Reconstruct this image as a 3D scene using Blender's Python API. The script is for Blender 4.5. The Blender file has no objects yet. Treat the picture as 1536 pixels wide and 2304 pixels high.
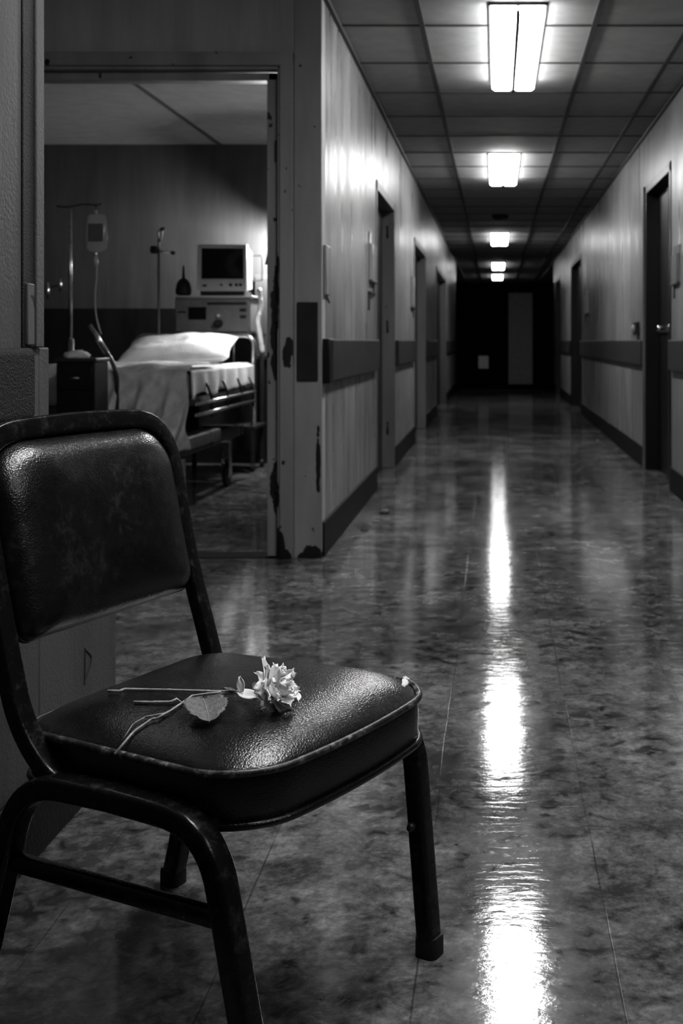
import bpy, math, random
from mathutils import Vector, Matrix, noise as mnoise
R = random.Random(7)
C = bpy.context.scene.collection
F, H, VX, VY = 2600.0, .9365, 1115.0, 768.0       # focal length in px, eye height, vanishing point
def at(px, py, Y):  return Vector(((px-VX)/F*Y, Y, H-(py-VY)/F*Y))
def onz(px, py, z): Y = (H-z)*F/(py-VY); return Vector(((px-VX)/F*Y, Y, z))

# ------------------------------------------------------------------ materials
def newmat(name):
    m = bpy.data.materials.new(name); m.use_nodes = True
    nt = m.node_tree; b = nt.nodes['Principled BSDF']
    return m, nt, b
def g(v): return (v, v, v, 1)
def nd(nt, t, **kw):
    n = nt.nodes.new(t)
    for k, v in kw.items():
        if k in n.inputs: n.inputs[k].default_value = v
        else: setattr(n, k, v)
    return n
def noisen(nt, scale, detail=4, sc=(1, 1, 1), rough=.55, dist=0, loc=(0,0,0)):
    tc = nd(nt, 'ShaderNodeTexCoord'); mp = nd(nt, 'ShaderNodeMapping')
    mp.inputs['Scale'].default_value = sc; mp.inputs['Location'].default_value = loc
    n = nd(nt, 'ShaderNodeTexNoise'); n.inputs['Scale'].default_value = scale
    n.inputs['Detail'].default_value = detail; n.inputs['Roughness'].default_value = rough
    n.inputs['Distortion'].default_value = dist
    nt.links.new(tc.outputs['Object'], mp.inputs['Vector']); nt.links.new(mp.outputs['Vector'], n.inputs['Vector'])
    return n.outputs['Fac']
def ramp(nt, src, stops):
    r = nd(nt, 'ShaderNodeValToRGB'); e = r.color_ramp.elements
    e[0].position, e[0].color = stops[0][0], g(stops[0][1])
    e[1].position, e[1].color = stops[-1][0], g(stops[-1][1])
    for p, v in stops[1:-1]:
        q = e.new(p); q.color = g(v)
    nt.links.new(src, r.inputs['Fac']); return r.outputs['Color']
def mul(nt, a, b, op='MULTIPLY'):
    m = nd(nt, 'ShaderNodeMath', operation=op)
    for i, s in enumerate((a, b)):
        if isinstance(s, (int, float)): m.inputs[i].default_value = s
        else: nt.links.new(s, m.inputs[i])
    return m.outputs[0]
def bump(nt, b, h, strength, dist=.01):
    n = nd(nt, 'ShaderNodeBump'); n.inputs['Strength'].default_value = strength
    n.inputs['Distance'].default_value = dist
    nt.links.new(h, n.inputs['Height']); nt.links.new(n.outputs[0], b.inputs['Normal'])
def simple(name, base, rough=.5, metal=0, var=.0, vs=20, bs=0, bscale=100, coat=0):
    m, nt, b = newmat(name)
    b.inputs['Base Color'].default_value = g(base); b.inputs['Roughness'].default_value = rough
    b.inputs['Metallic'].default_value = metal; b.inputs['Coat Weight'].default_value = coat
    f = noisen(nt, vs)
    if var: nt.links.new(ramp(nt, f, [(.3, base*(1-var)), (.7, base*(1+var))]), b.inputs['Base Color'])
    if bs: bump(nt, b, noisen(nt, bscale, 2), bs)
    return m
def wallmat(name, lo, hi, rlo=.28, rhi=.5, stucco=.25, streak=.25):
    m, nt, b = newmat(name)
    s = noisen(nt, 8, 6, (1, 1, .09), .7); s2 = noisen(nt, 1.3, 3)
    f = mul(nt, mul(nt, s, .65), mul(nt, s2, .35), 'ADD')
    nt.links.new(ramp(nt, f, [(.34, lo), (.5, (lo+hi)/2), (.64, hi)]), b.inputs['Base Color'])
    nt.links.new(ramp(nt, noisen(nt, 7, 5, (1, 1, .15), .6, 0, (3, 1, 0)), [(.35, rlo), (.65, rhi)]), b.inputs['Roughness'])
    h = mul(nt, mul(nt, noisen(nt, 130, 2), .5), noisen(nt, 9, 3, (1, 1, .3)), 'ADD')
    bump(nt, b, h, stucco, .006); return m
M = {}
M['wall'] = wallmat('aged_gloss_wall_paint', .10, .29, .26, .44)
M['wall_near'] = wallmat('stippled_wall_paint', .26, .42, .5, .7, .5)
M['wall_shaded'] = wallmat('shaded_stippled_wall_paint', .04, .065, .5, .7, .5)  # darker copy of the stippled paint, shade put into its colour
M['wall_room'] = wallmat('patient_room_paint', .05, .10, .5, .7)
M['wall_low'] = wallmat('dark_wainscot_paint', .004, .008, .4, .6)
M['ceiling'] = simple('ceiling_tile', .24, .8, var=.12, vs=9, bs=.25, bscale=160)
M['tbar'] = simple('ceiling_grid_metal', .02, .6)
M['dark'] = simple('dark_vinyl_trim', .006, .55, var=.5, vs=6, bs=.2)
M['rail'] = simple('worn_bumper_rail', .013, .65, var=.4, vs=8, bs=.3, bscale=220)
M['rail_near'] = simple('rough_rubber_rail', .008, .75, var=.6, vs=120, bs=.9, bscale=260)
M['black'] = simple('black_door_paint', .005, .35, var=.5, vs=4, bs=.1, bscale=60)
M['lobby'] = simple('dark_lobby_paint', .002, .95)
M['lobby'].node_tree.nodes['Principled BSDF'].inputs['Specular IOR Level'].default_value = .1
M['chrome'] = simple('tarnished_chrome', .6, .25, 1, var=.3, vs=40)
M['dmetal'] = simple('dark_enamel_metal', .03, .35, .3, var=.4, vs=50)
M['pale'] = simple('pale_enamel', .45, .4, var=.15, vs=12)
M['device'] = simple('grey_device_plastic', .11, .5, var=.15, vs=15)
M['monitor'] = simple('ivory_plastic', .40, .45, var=.08, vs=10)
M['screen'] = simple('dead_screen_glass', .004, .12)
M['rubber'] = simple('black_rubber', .01, .6)
M['cloth'] = simple('worn_white_linen', .72, .9, var=.12, vs=9, bs=.3, bscale=60)
M['blanket'] = simple('grey_cotton_blanket', .75, .95, var=.25, vs=14, bs=.5, bscale=180)
for k_, v_ in (('dark', .12), ('rail', .3), ('black', .3), ('rail_near', .3), ('rubber', .3)):
    M[k_].node_tree.nodes['Principled BSDF'].inputs['Specular IOR Level'].default_value = v_
M['paper'] = simple('paper', .6, .9, var=.1)
M['petal'] = simple('white_petal', .92, .6, var=.10, vs=90)
M['petal'].node_tree.nodes['Principled BSDF'].inputs['Subsurface Weight'].default_value = .0
M['stem'] = simple('dry_stem', .42, .7, var=.3, vs=150)
M['leaf'] = simple('dried_leaf', .11, .55, var=.3, vs=120, bs=.3, bscale=200)
M['sepal'] = simple('dark_sepal', .02, .6, var=.3)
M['stuffing'] = simple('exposed_padding', .75, .9, var=.2, vs=200)
M['pencil'] = simple('pencil_mark', .015, .9)

def chipped(name, base, blobs, seedloc=(0,0,0)):
    """painted steel whose chips expose the dark metal; blobs = (z, half height) of the large bare patches"""
    m, nt, b = newmat(name)
    tc = nd(nt, 'ShaderNodeTexCoord'); sp = nd(nt, 'ShaderNodeSeparateXYZ'); nt.links.new(tc.outputs['Object'], sp.inputs[0])
    n1 = noisen(nt, 28, 4, (1, 1, .5), .6, 0, seedloc); tot = None
    for (x, wx, z, hz) in blobs:
        dx = mul(nt, mul(nt, sp.outputs['X'], x, 'SUBTRACT'), 1/wx); dz = mul(nt, mul(nt, sp.outputs['Z'], z, 'SUBTRACT'), 1/hz)
        d = mul(nt, mul(nt, dx, dx), mul(nt, dz, dz), 'ADD')
        v = mul(nt, 1.0, d, 'SUBTRACT'); tot = v if tot is None else mul(nt, tot, v, 'MAXIMUM')
    small = mul(nt, mul(nt, noisen(nt, 22, 3, (1, 1, .7), .5, 0, (5, 2, 1)), .70, 'SUBTRACT'), 8)
    f = mul(nt, mul(nt, tot, mul(nt, mul(nt, n1, .5, 'SUBTRACT'), 4.0), 'ADD'), small, 'MAXIMUM') if tot is not None else small
    mask = ramp(nt, f, [(.0, base), (.06, .006)])
    mx = nd(nt, 'ShaderNodeMix', data_type='RGBA', blend_type='MULTIPLY'); mx.inputs[0].default_value = 1
    nt.links.new(mask, mx.inputs[6]); nt.links.new(ramp(nt, noisen(nt, 6, 4, (1, 1, .2)), [(.3, .7), (.7, 1.15)]), mx.inputs[7])
    nt.links.new(mx.outputs[2], b.inputs['Base Color'])
    b.inputs['Roughness'].default_value = .42
    bump(nt, b, noisen(nt, 60, 3), .25, .004)
    return m
M['frame'] = chipped('chipped_door_frame_paint', .26, [(-.962, .02, 1.0, .22), (-.95, .016, 1.15, .16), (-.893, .024, .89, .07), (-.96, .025, .30, .1), (-.93, .02, .06, .08), (-.90, .03, .01, .03)])
M['corner'] = chipped('chipped_corner_paint', .30, [(-.80, .06, .0, .05), (-.768, .01, .4, .15)])
M['jamb'] = chipped('far_jamb_paint', .10, [(-.8, .1, .0, .08)])

def floormat():
    m, nt, b = newmat('polished_vinyl_tile_floor')
    tc = nd(nt, 'ShaderNodeTexCoord'); sp = nd(nt, 'ShaderNodeSeparateXYZ'); nt.links.new(tc.outputs['Object'], sp.inputs[0])
    def lines(out, off, per, wd):
        a = mul(nt, mul(nt, mul(nt, out, off, 'ADD'), 1/per), .5, 'ADD')
        a = mul(nt, a, 1, 'FLOORED_MODULO') if False else nd_mod(a)
        a = mul(nt, mul(nt, a, .5, 'SUBTRACT'), 0, 'ADD')
        a = nd_abs(a); return mul(nt, a, wd/per, 'LESS_THAN')
    def nd_mod(a):
        n = nd(nt, 'ShaderNodeMath', operation='FRACT'); nt.links.new(a, n.inputs[0]); return n.outputs[0]
    def nd_abs(a):
        n = nd(nt, 'ShaderNodeMath', operation='ABSOLUTE'); nt.links.new(a, n.inputs[0]); return n.outputs[0]
    # wobble the seams a hair
    wob = mul(nt, mul(nt, noisen(nt, 2.5, 2), .5, 'SUBTRACT'), .012)
    xs = mul(nt, sp.outputs['X'], wob, 'ADD'); ys = mul(nt, sp.outputs['Y'], wob, 'ADD')
    seam = mul(nt, lines(xs, .118, .297, .0016), mul(nt, lines(ys, .05, .594, .0016), .35), 'MAXIMUM')
    seam = mul(nt, seam, ramp(nt, noisen(nt, 4, 3), [(.38, .15), (.55, 1)]))
    big = noisen(nt, 2.2, 8, (1, 1, 1), .62, .3); mid = noisen(nt, 11, 8, (1, 1, 1), .7, .4, (4, 7, 0))
    fine = noisen(nt, 70, 5, (1, 1, 1), .7)
    f = mul(nt, mul(nt, mul(nt, big, .35), mul(nt, mid, .4), 'ADD'), mul(nt, fine, .25), 'ADD')
    base = ramp(nt, f, [(.38, .012), (.45, .06), (.52, .13), (.60, .26)])
    spots = ramp(nt, mul(nt, noisen(nt, 24, 3, (1, 1, 1), .5, .6, (9, 3, 0)), mul(nt, noisen(nt, 1.1, 8, (1, 1, 1), .72, .5, (2.4, 5.1, 0)), 1.9), 'MULTIPLY'), [(.26, .08), (.36, .55), (.5, 1)])  # dark stains; part of the shade around the chair is put in here
    mx = nd(nt, 'ShaderNodeMix', data_type='RGBA', blend_type='MULTIPLY'); mx.inputs[0].default_value = 1
    nt.links.new(base, mx.inputs[6]); nt.links.new(spots, mx.inputs[7])
    mx2 = nd(nt, 'ShaderNodeMix', data_type='RGBA'); nt.links.new(mul(nt, seam, .6), mx2.inputs[0])
    nt.links.new(mx.outputs[2], mx2.inputs[6]); mx2.inputs[7].default_value = g(.01)
    nt.links.new(mx2.outputs[2], b.inputs['Base Color'])
    nt.links.new(ramp(nt, mul(nt, mul(nt, mid, .5), mul(nt, fine, .5), 'ADD'), [(.38, .14), (.5, .07), (.62, .045)]), b.inputs['Roughness'])
    b.inputs['Specular IOR Level'].default_value = .42
    hh = mul(nt, mul(nt, mul(nt, noisen(nt, 9, 3, (.6, 1.6, 1)), .8), mul(nt, noisen(nt, 34, 4, (.6, 1.5, 1), .6, .5), .35), 'ADD'), mul(nt, seam, -.25), 'ADD')
    hh = mul(nt, hh, mul(nt, noisen(nt, 150, 3), .05), 'ADD')
    bump(nt, b, hh, .085, .012)
    return m
M['floor'] = floormat()

def leather():
    m, nt, b = newmat('cracked_black_vinyl')
    n1 = noisen(nt, 9, 8, (1, 1, 1), .7); n2 = noisen(nt, 60, 6, (1, 1, 1), .7, .5)
    f = mul(nt, mul(nt, n1, .6), mul(nt, n2, .4), 'ADD')
    nt.links.new(ramp(nt, f, [(.42, .002), (.54, .006), (.64, .022)]), b.inputs['Base Color'])
    b.inputs['Roughness'].default_value = .235
    v = nd(nt, 'ShaderNodeTexVoronoi', feature='DISTANCE_TO_EDGE'); v.inputs['Scale'].default_value = 260
    tc = nd(nt, 'ShaderNodeTexCoord'); nt.links.new(tc.outputs['Object'], v.inputs['Vector'])
    hh = mul(nt, mul(nt, v.outputs['Distance'], 1.0), mul(nt, noisen(nt, 300, 3), .8), 'ADD')
    bump(nt, b, hh, .38, .0012); b.inputs['Specular IOR Level'].default_value = .55
    return m
M['leather'] = leather()
def wornmetal():
    m, nt, b = newmat('worn_black_steel_tube')
    n2 = noisen(nt, 45, 6, (1, 1, 1), .75)
    nt.links.new(ramp(nt, n2, [(.54, .010), (.66, .035), (.76, .25)]), b.inputs['Base Color'])
    nt.links.new(ramp(nt, n2, [(.4, .18), (.7, .38)]), b.inputs['Roughness'])
    b.inputs['Metallic'].default_value = .55
    bump(nt, b, noisen(nt, 90, 4), .3, .002); return m
M['steel'] = wornmetal()
def wornwelt():
    m, nt, b = newmat('scuffed_piping')
    n2 = noisen(nt, 55, 6, (1, 1, 1), .75)
    nt.links.new(ramp(nt, n2, [(.50, .012), (.60, .08), (.70, .35)]), b.inputs['Base Color'])
    b.inputs['Roughness'].default_value = .35; bump(nt, b, n2, .5, .002); return m
M['welt'] = wornwelt()
def emit(name, s):
    m, nt, b = newmat(name); b.inputs['Base Color'].default_value = g(.8)
    b.inputs['Emission Color'].default_value = (1, 1, 1, 1); b.inputs['Emission Strength'].default_value = s; return m
M['lens'] = emit('lit_lamp_lens', 38.0)
M['lens_bay'] = emit('dim_lamp_lens', 12.0)
M['lens_third'] = emit('fading_lamp_lens', 24.0); M['lens_far'] = emit('weak_lamp_lens', 10.0)
M['lens_room'] = emit('lit_reading_lamp', 1700.0); M['lens_bed_fill'] = emit('lit_added_bed_lamp', 750.0)
def glassm(name, rough=.05, a=.25, base=.8):
    m, nt, b = newmat(name); b.inputs['Base Color'].default_value = g(base); b.inputs['Roughness'].default_value = rough
    b.inputs['Alpha'].default_value = a; b.inputs['Specular IOR Level'].default_value = .8; return m
M['bag'] = glassm('clear_plastic_film', .15, .55, .5); M['tube'] = glassm('clear_tubing', .2, .6, .7)

# ------------------------------------------------------------------ mesh helpers
class MB:
    def __init__(s): s.v = []; s.f = []
    def box(s, x0, x1, y0, y1, z0, z1):
        n = len(s.v)
        s.v += [(x, y, z) for z in (z0, z1) for (x, y) in ((x0, y0), (x1, y0), (x1, y1), (x0, y1))]
        s.f += [tuple(n+i for i in q) for q in ((3, 2, 1, 0), (4, 5, 6, 7), (0, 1, 5, 4), (1, 2, 6, 5), (2, 3, 7, 6), (3, 0, 4, 7))]
        return s
    def rings(s, rings, caps=True, close=True):
        n0 = len(s.v); k = len(rings[0])
        for r in rings: s.v += [tuple(p) for p in r]
        for i in range(len(rings)-1):
            for j in range(k if close else k-1):
                a = n0+i*k+j; b = n0+i*k+(j+1) % k
                s.f.append((a, b, b+k, a+k))
        if caps:
            s.f.append(tuple(n0+j for j in reversed(range(k)))); s.f.append(tuple(n0+(len(rings)-1)*k+j for j in range(k)))
        return s
    def tube(s, pts, r=.01, k=10, prof=None, up=(0, 0, 1), radii=None, caps=True, closed=False):
        pts = [Vector(p) for p in pts]; rings = []; up = Vector(up)
        if prof is None: prof = [(math.cos(2*math.pi*j/k), math.sin(2*math.pi*j/k)) for j in range(k)]; unit = True
        else: unit = False
        N = len(pts); prev = None
        for i, p in enumerate(pts):
            if closed: t = pts[(i+1) % N]-pts[i-1]
            else: t = pts[min(i+1, N-1)]-pts[max(i-1, 0)]
            t.normalize()
            if prev is None:
                a = up.cross(t)
                if a.length < 1e-4: a = Vector((1, 0, 0)).cross(t)
            else:
                a = prev-t*prev.dot(t)
            if not prev or True:
                if not unit:
                    a = up.cross(t) if up.cross(t).length > .15 or prev is None else a
            if a.length < 1e-6: a = Vector((0, 1, 0)).cross(t)
            a.normalize(); b = t.cross(a); prev = a
            rr = (radii[i] if radii else r) if unit else (radii[i] if radii else 1)
            rings.append([p+a*(x*rr)+b*(y*rr) for x, y in prof])
        if closed: rings.append(rings[0]); caps = False
        return s.rings(rings, caps)
    def lathe(s, c, prof, k=20, axis='Z'):
        rings = []
        for r, z in prof:
            ring = []
            for j in range(k):
                a = 2*math.pi*j/k; x, y = r*math.cos(a), r*math.sin(a)
                p = {'Z': (x, y, z), 'X': (z, x, y), 'Y': (x, -z, y)}[axis]
                ring.append(Vector(c)+Vector(p))
            rings.append(ring)
        return s.rings(rings)
    def grid(s, fn, nu, nv):
        n0 = len(s.v)
        for i in range(nu+1):
            for j in range(nv+1): s.v.append(tuple(fn(i/nu, j/nv)))
        for i in range(nu):
            for j in range(nv):
                a = n0+i*(nv+1)+j; s.f.append((a, a+1, a+nv+2, a+nv+1))
        return s
    def build(s, name, m, parent=None, smooth=False, bevel=0, solid=0, sub=0, origin=None):
        me = bpy.data.meshes.new(name)
        o0 = Vector(origin) if origin else None
        vs = [tuple(Vector(v)-o0) for v in s.v] if o0 else s.v
        me.from_pydata(vs, [], s.f); me.materials.append(m); me.update()
        o = bpy.data.objects.new(name, me); C.objects.link(o)
        if parent: o.parent = parent
        if o0: o.location = o0
        if smooth:
            for p in me.polygons: p.use_smooth = True
        if smooth == 'auto':
            me.set_sharp_from_angle(angle=math.radians(40))
        if solid:
            md = o.modifiers.new('solid', 'SOLIDIFY'); md.thickness = solid; md.offset = 0
        if bevel:
            md = o.modifiers.new('bevel', 'BEVEL'); md.width = bevel; md.segments = 3; md.limit_method = 'ANGLE'
            md.angle_limit = math.radians(35)
            for p in me.polygons: p.use_smooth = True
            me.set_sharp_from_angle(angle=math.radians(60))
        if sub:
            md = o.modifiers.new('sub', 'SUBSURF'); md.levels = sub; md.render_levels = sub
        return o
def bx(*a): return MB().box(*a)
def empty(name, loc=(0, 0, 0), rz=0):
    o = bpy.data.objects.new(name, None); C.objects.link(o); o.location = loc; o.rotation_euler = (0, 0, rz)
    o.empty_display_size = .05; return o
def tag(o, label=None, cat=None, group=None, kind=None):
    if label: o['label'] = label
    if cat: o['category'] = cat
    if group: o['group'] = group
    if kind: o['kind'] = kind
    return o
def st(o, label=None):
    o['kind'] = 'structure'
    if label: o['label'] = label
    return o
def copy_tree(o, parent=None):
    c = o.copy(); C.objects.link(c); c.parent = parent
    for ch in [x for x in bpy.data.objects if x.parent == o]: copy_tree(ch, c)
    return c
def fillet(pts, rad, n=7):
    pts = [Vector(p) for p in pts]; out = [pts[0]]
    for i in range(1, len(pts)-1):
        r = rad[i] if isinstance(rad, (list, tuple)) else rad
        a, p, b = pts[i-1], pts[i], pts[i+1]
        da, db = (a-p), (b-p); r1 = min(r, da.length*.49, db.length*.49)
        if r1 < 1e-4: out.append(p); continue
        A = p+da.normalized()*r1; B = p+db.normalized()*r1
        for k in range(n+1):
            t = k/n; out.append(A*(1-t)**2+p*2*t*(1-t)+B*t*t)
    out.append(pts[-1]); return out
def rsq(w, h, r, n=4):
    out = []
    for cx, cy, a0 in ((w/2-r, h/2-r, 0), (-w/2+r, h/2-r, 90), (-w/2+r, -h/2+r, 180), (w/2-r, -h/2+r, 270)):
        for k in range(n+1):
            a = math.radians(a0+90*k/n); out.append((cx+r*math.cos(a), cy+r*math.sin(a)))
    return out

# ------------------------------------------------------------------ the setting
XL, XR, YD, YE = -.756, 1.10, 5.0, 22.0       # corridor walls, doorway wall, end doors
CE = H+1.516
RL, RB = -3.7, 8.9                              # patient room left and back
XN = -.84                                       # near left wall face
st(bx(-4, 2.6, -2.5, 31, -.1, 0).build('floor', M['floor']))
st(bx(-4, 2.6, -2.5, 31, CE, CE+.1).build('ceiling', M['ceiling']))
L_OPEN = [(7.28, 8.62, 1.96), (10.68, 12.44, 1.90), (14.67, 17.55, 1.90)]
R_OPEN = [(7.24, 8.49, 2.07), (14.8, 16.9, 2.07), (19.6, 21.2, 2.07)]
def wall_y(x0, x1, y0, y1, opens):
    m = MB(); y = y0
    for a, b, z in opens:
        m.box(x0, x1, y, a, 0, CE); m.box(x0, x1, a, b, z, CE); y = b
    m.box(x0, x1, y, y1, 0, CE); return m
st(wall_y(XL-.14, XL, YD+.12, YE, L_OPEN).build('wall_left', M['wall']))
st(wall_y(XR, XR+.14, 3.4, YE, R_OPEN).build('wall_right', M['wall']))
# the jog with the doorway to the patient room
dw = MB(); OL, OR, OT = -2.12, -.929, 2.125
dw.box(-2.5, OL, YD, YD+.12, 0, CE); dw.box(OR, XL, YD, YD+.12, 0, CE); dw.box(OL, OR, YD, YD+.12, OT, CE)
st(dw.build('wall_front', M['wall_near']))
st(bx(-.871, XL+.004, YD-.006, YD+.02, 0, CE-.01).build('trim_1', M['corner'], bevel=.003))
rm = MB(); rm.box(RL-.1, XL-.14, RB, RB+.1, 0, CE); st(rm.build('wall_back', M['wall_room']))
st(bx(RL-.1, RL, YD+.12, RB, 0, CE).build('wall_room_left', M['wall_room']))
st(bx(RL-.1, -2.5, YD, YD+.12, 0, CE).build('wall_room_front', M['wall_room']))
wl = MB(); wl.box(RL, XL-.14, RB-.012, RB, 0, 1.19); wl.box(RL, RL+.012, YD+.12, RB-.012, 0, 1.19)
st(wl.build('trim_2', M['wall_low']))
# near left wall, its low stub and the alcove behind
YN = 2.126
st(bx(XN-.14, XN, -2.5, YN, 0, CE).build('wall_left_near', M['wall_shaded'], bevel=.004))
stub = st(bx(XN-.14, XN, YN, 2.56, 0, .70).build('wall_stub', M['wall_shaded'], bevel=.006))
st(bx(XN-.10, XN, YN+.001, YN+.048, .70, .925).build('trim_3', M['wall_shaded'], bevel=.003))
mk = MB(); z0 = .235
mk.tube([(XN+.001, 2.36, z0), (XN+.001, 2.362, z0+.075)], .0012, 6)
mk.tube(fillet([(XN+.001, 2.362, z0+.072), (XN+.001, 2.40, z0+.048), (XN+.001, 2.395, z0+.03), (XN+.001, 2.362, z0+.008)], .01), .0012, 6)
mk.build('pencil_mark', M['pencil'], stub)
st(bx(-2.5, XN-.14, 2.0, YN-.01, 0, CE).build('wall_alcove_front', M['wall_shaded']))
st(bx(-2.6, -2.5, 2.0, YD, 0, CE).build('wall_alcove_left', M['wall_shaded']))
st(bx(-3, 2.6, -2.5, -2.4, 0, CE).build('wall_rear', M['wall_shaded']))  # unseen walls here and below take the darkened paint to cut bounce light
st(bx(2.5, 2.6, -2.4, 3.4, 0, CE).build('wall_side_bay', M['wall_shaded']))
st(bx(XR+.14, 2.6, 3.4, 3.5, 0, CE).build('wall_bay_front', M['wall_shaded']))
# groove and casing on the near wall end
tr = MB(); tr.box(XN-.001, XN+.004, 2.045, 2.09, .925, CE)
st(tr.build('trim_4', M['rail'], bevel=.002))
tr = MB(); tr.box(XN-.001, XN+.009, 2.092, YN+.003, .925, CE); st(tr.build('trim_5', M['wall_shaded'], bevel=.003))
tr = MB(); tr.box(XN+.003, XN+.010, 2.052, 2.082, .93, 1.04); st(tr.build('trim_6', M['jamb'], bevel=.002))
st(bx(XN-.14, XN+.035, -2.4, 2.03, .80, .925).build('trim_7', M['rail_near'], bevel=.012))
bb = MB(); bb.box(XN, XN+.01, -2.4, 2.565, 0, .145); bb.box(XN-.14, XN, 2.56, 2.57, 0, .145)
st(bb.build('baseboard_near', M['dark'], bevel=.003))
# lobby beyond the end doors
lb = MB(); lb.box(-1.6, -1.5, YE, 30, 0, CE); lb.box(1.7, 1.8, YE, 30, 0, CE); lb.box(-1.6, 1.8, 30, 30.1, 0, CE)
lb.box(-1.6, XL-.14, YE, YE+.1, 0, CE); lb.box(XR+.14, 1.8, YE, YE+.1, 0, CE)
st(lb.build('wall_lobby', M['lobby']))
# baseboards and bumper rails
def segs(opens, y0, y1, pad):
    out = []; y = y0
    for a, b, z in opens: out.append((y, a-pad)); y = b+pad
    out.append((y, y1)); return out
for side, X, op, s, y0 in (('left', XL, L_OPEN, 1, YD+.02), ('right', XR, R_OPEN, -1, 3.4)):
    b = MB(); r = MB()
    for a, c in segs(op, y0, YE, .0):
        xa, xb = sorted((X, X+s*.012)); b.box(xa, xb, a, c, 0, .15)
    for a, c in segs(op, y0, YE, .05):
        xa, xb = sorted((X, X+s*.03)); r.box(xa, xb, a, c, .755, .945)
    st(b.build('baseboard_'+side, M['dark'], bevel=.003))
    st(r.build('trim_8' if side == 'left' else 'trim_9', M['rail'], bevel=.008))
st(bx(XL, XL+.036, YD+.015, 5.13, .752, .948).build('trim_10', M['black'], bevel=.005), 'dark end cap of the corridor bumper rail')
st(bx(-.858, XL-.012, YD-.018, YD, .765, 1.106).build('trim_11', M['rail'], bevel=.004), 'dark guard plate on the wall beside the doorway')
# ceiling grid
gr = MB(); y = 5.54-.745*7
ys = []
while y < 29.5:
    ys.append(y); y += .745
for y in ys: gr.box(XL if y > YD else -2.5, 2.5, y-.009, y+.009, CE-.006, CE)
for x in (-2.12, -1.3, -.353, .471, .925, 1.6): gr.box(x-.013, x+.013, -2.4, 30, CE-.008, CE)
gr.box(XL, XL+.02, YD, 30, CE-.02, CE); gr.box(XR-.02, XR, 3.4, 30, CE-.02, CE)
st(gr.build('trim_12', M['tbar']))
st(bx(OL, OR, YD-.01, YD+.13, 0, .003).build('trim_13', M['lobby']))

# ------------------------------------------------------------------ doors
# patient room door frame (open doorway, no leaf in view)
d = empty('door_1', (0, YD, 0)); st(d, 'chipped steel frame of the open doorway to the patient room')
cs = MB()
cs.box(OR-.002, -.873, YD-.028-YD, YD-YD, 0, 2.183); cs.box(OL-.056, OL+.002, -.028, 0, 0, 2.183); cs.box(OL-.056, -.873, -.030, 0, 2.125, 2.183)
cs.build('casing', M['frame'], d, bevel=.004)
jm = MB()
jm.box(-.943, -.929, -.012, .13, 0, OT); jm.box(OL, OL+.014, -.012, .13, 0, OT); jm.box(OL, -.929, -.012, .13, 2.111, OT)
jm.box(-.99, -.948, .03, .10, 0, 2.105); jm.box(OL+.019, OL+.061, .03, .10, 0, 2.105); jm.box(OL+.019, -.948, .03, .10, 2.072, 2.105)
jm.box(-.995, -.988, .028, .06, 0, 2.085)
jm.build('door_stop', M['frame'], d, bevel=.003)
hg = MB()
for z in (1.72, 1.02, .28): hg.box(-.958, -.945, .012, .03, z, z+.09)
hg.build('hinge', M['dmetal'], d, bevel=.002)
dn = 2
for side, X, ops, s in (('left', XL, L_OPEN, -1), ('right', XR, R_OPEN, 1)):
    for i, (a, b, z) in enumerate(ops):
        e = empty('door_%d' % dn, (X, (a+b)/2, 0)); dn += 1
        st(e, 'dark closed door %s along the %s corridor wall' % (('nearest', 'second', 'farthest')[i], side))
        hw = (b-a)/2; q = lambda u, v: tuple(sorted((s*u, s*v)))
        fr = MB()
        for ya, yb in ((-hw, -hw+.06), (hw-.06, hw)): fr.box(*q(-.006, .13), ya, yb, 0, z)
        fr.box(*q(-.006, .13), -hw, hw, z-.06, z)
        fr.build('door_frame', M['jamb'] if (side == 'left') else M['black'], e, bevel=.004)
        if side == 'right' and i == 0:
            edge = MB(); edge.box(*q(-.02, .0), hw-.012, hw+.03, 0, z); edge.build('casing', M['jamb'], e, bevel=.003)
        lf = MB(); lf.box(*q(.085, .125), -hw+.06, hw-.06, .005, z-.06)
        if side == 'left' and i == 0:
            lf.box(*q(.075, .085), -hw+.16, -hw+.8, .2, .9)
        leaf = lf.build('door_leaf', M['black'], e, bevel=.003)
        if i == 0:
            mm = MB()
            mm.box(*q(.070, .087), -.012, .012, .01, z-.07)                   # meeting stile
            mm.build('meeting_stile', M['dmetal'], leaf, bevel=.003)
            if side == 'right':
                for yy in (-.24, .30):
                    hd = MB(); hd.lathe((s*.06, yy, 1.03), [(0, -.02), (.016, -.02), (.02, 0), (.012, .02), (.0, .025)], 14, 'X')
                    hd.build('door_knob', M['chrome'], leaf, smooth=True)
                pb = MB(); pb.box(*q(.062, .075), -.55, .5, 1.0, 1.012); pb.build('push_bar', M['dmetal'], leaf, bevel=.002)
            else:
                for zz in (.25, 1.0, 1.7):
                    hh = MB(); hh.tube([(s*.045, hw-.062, zz), (s*.045, hw-.062, zz+.09)], .009, 10); hh.build('hinge', M['dmetal'], e, smooth=True)
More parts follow.
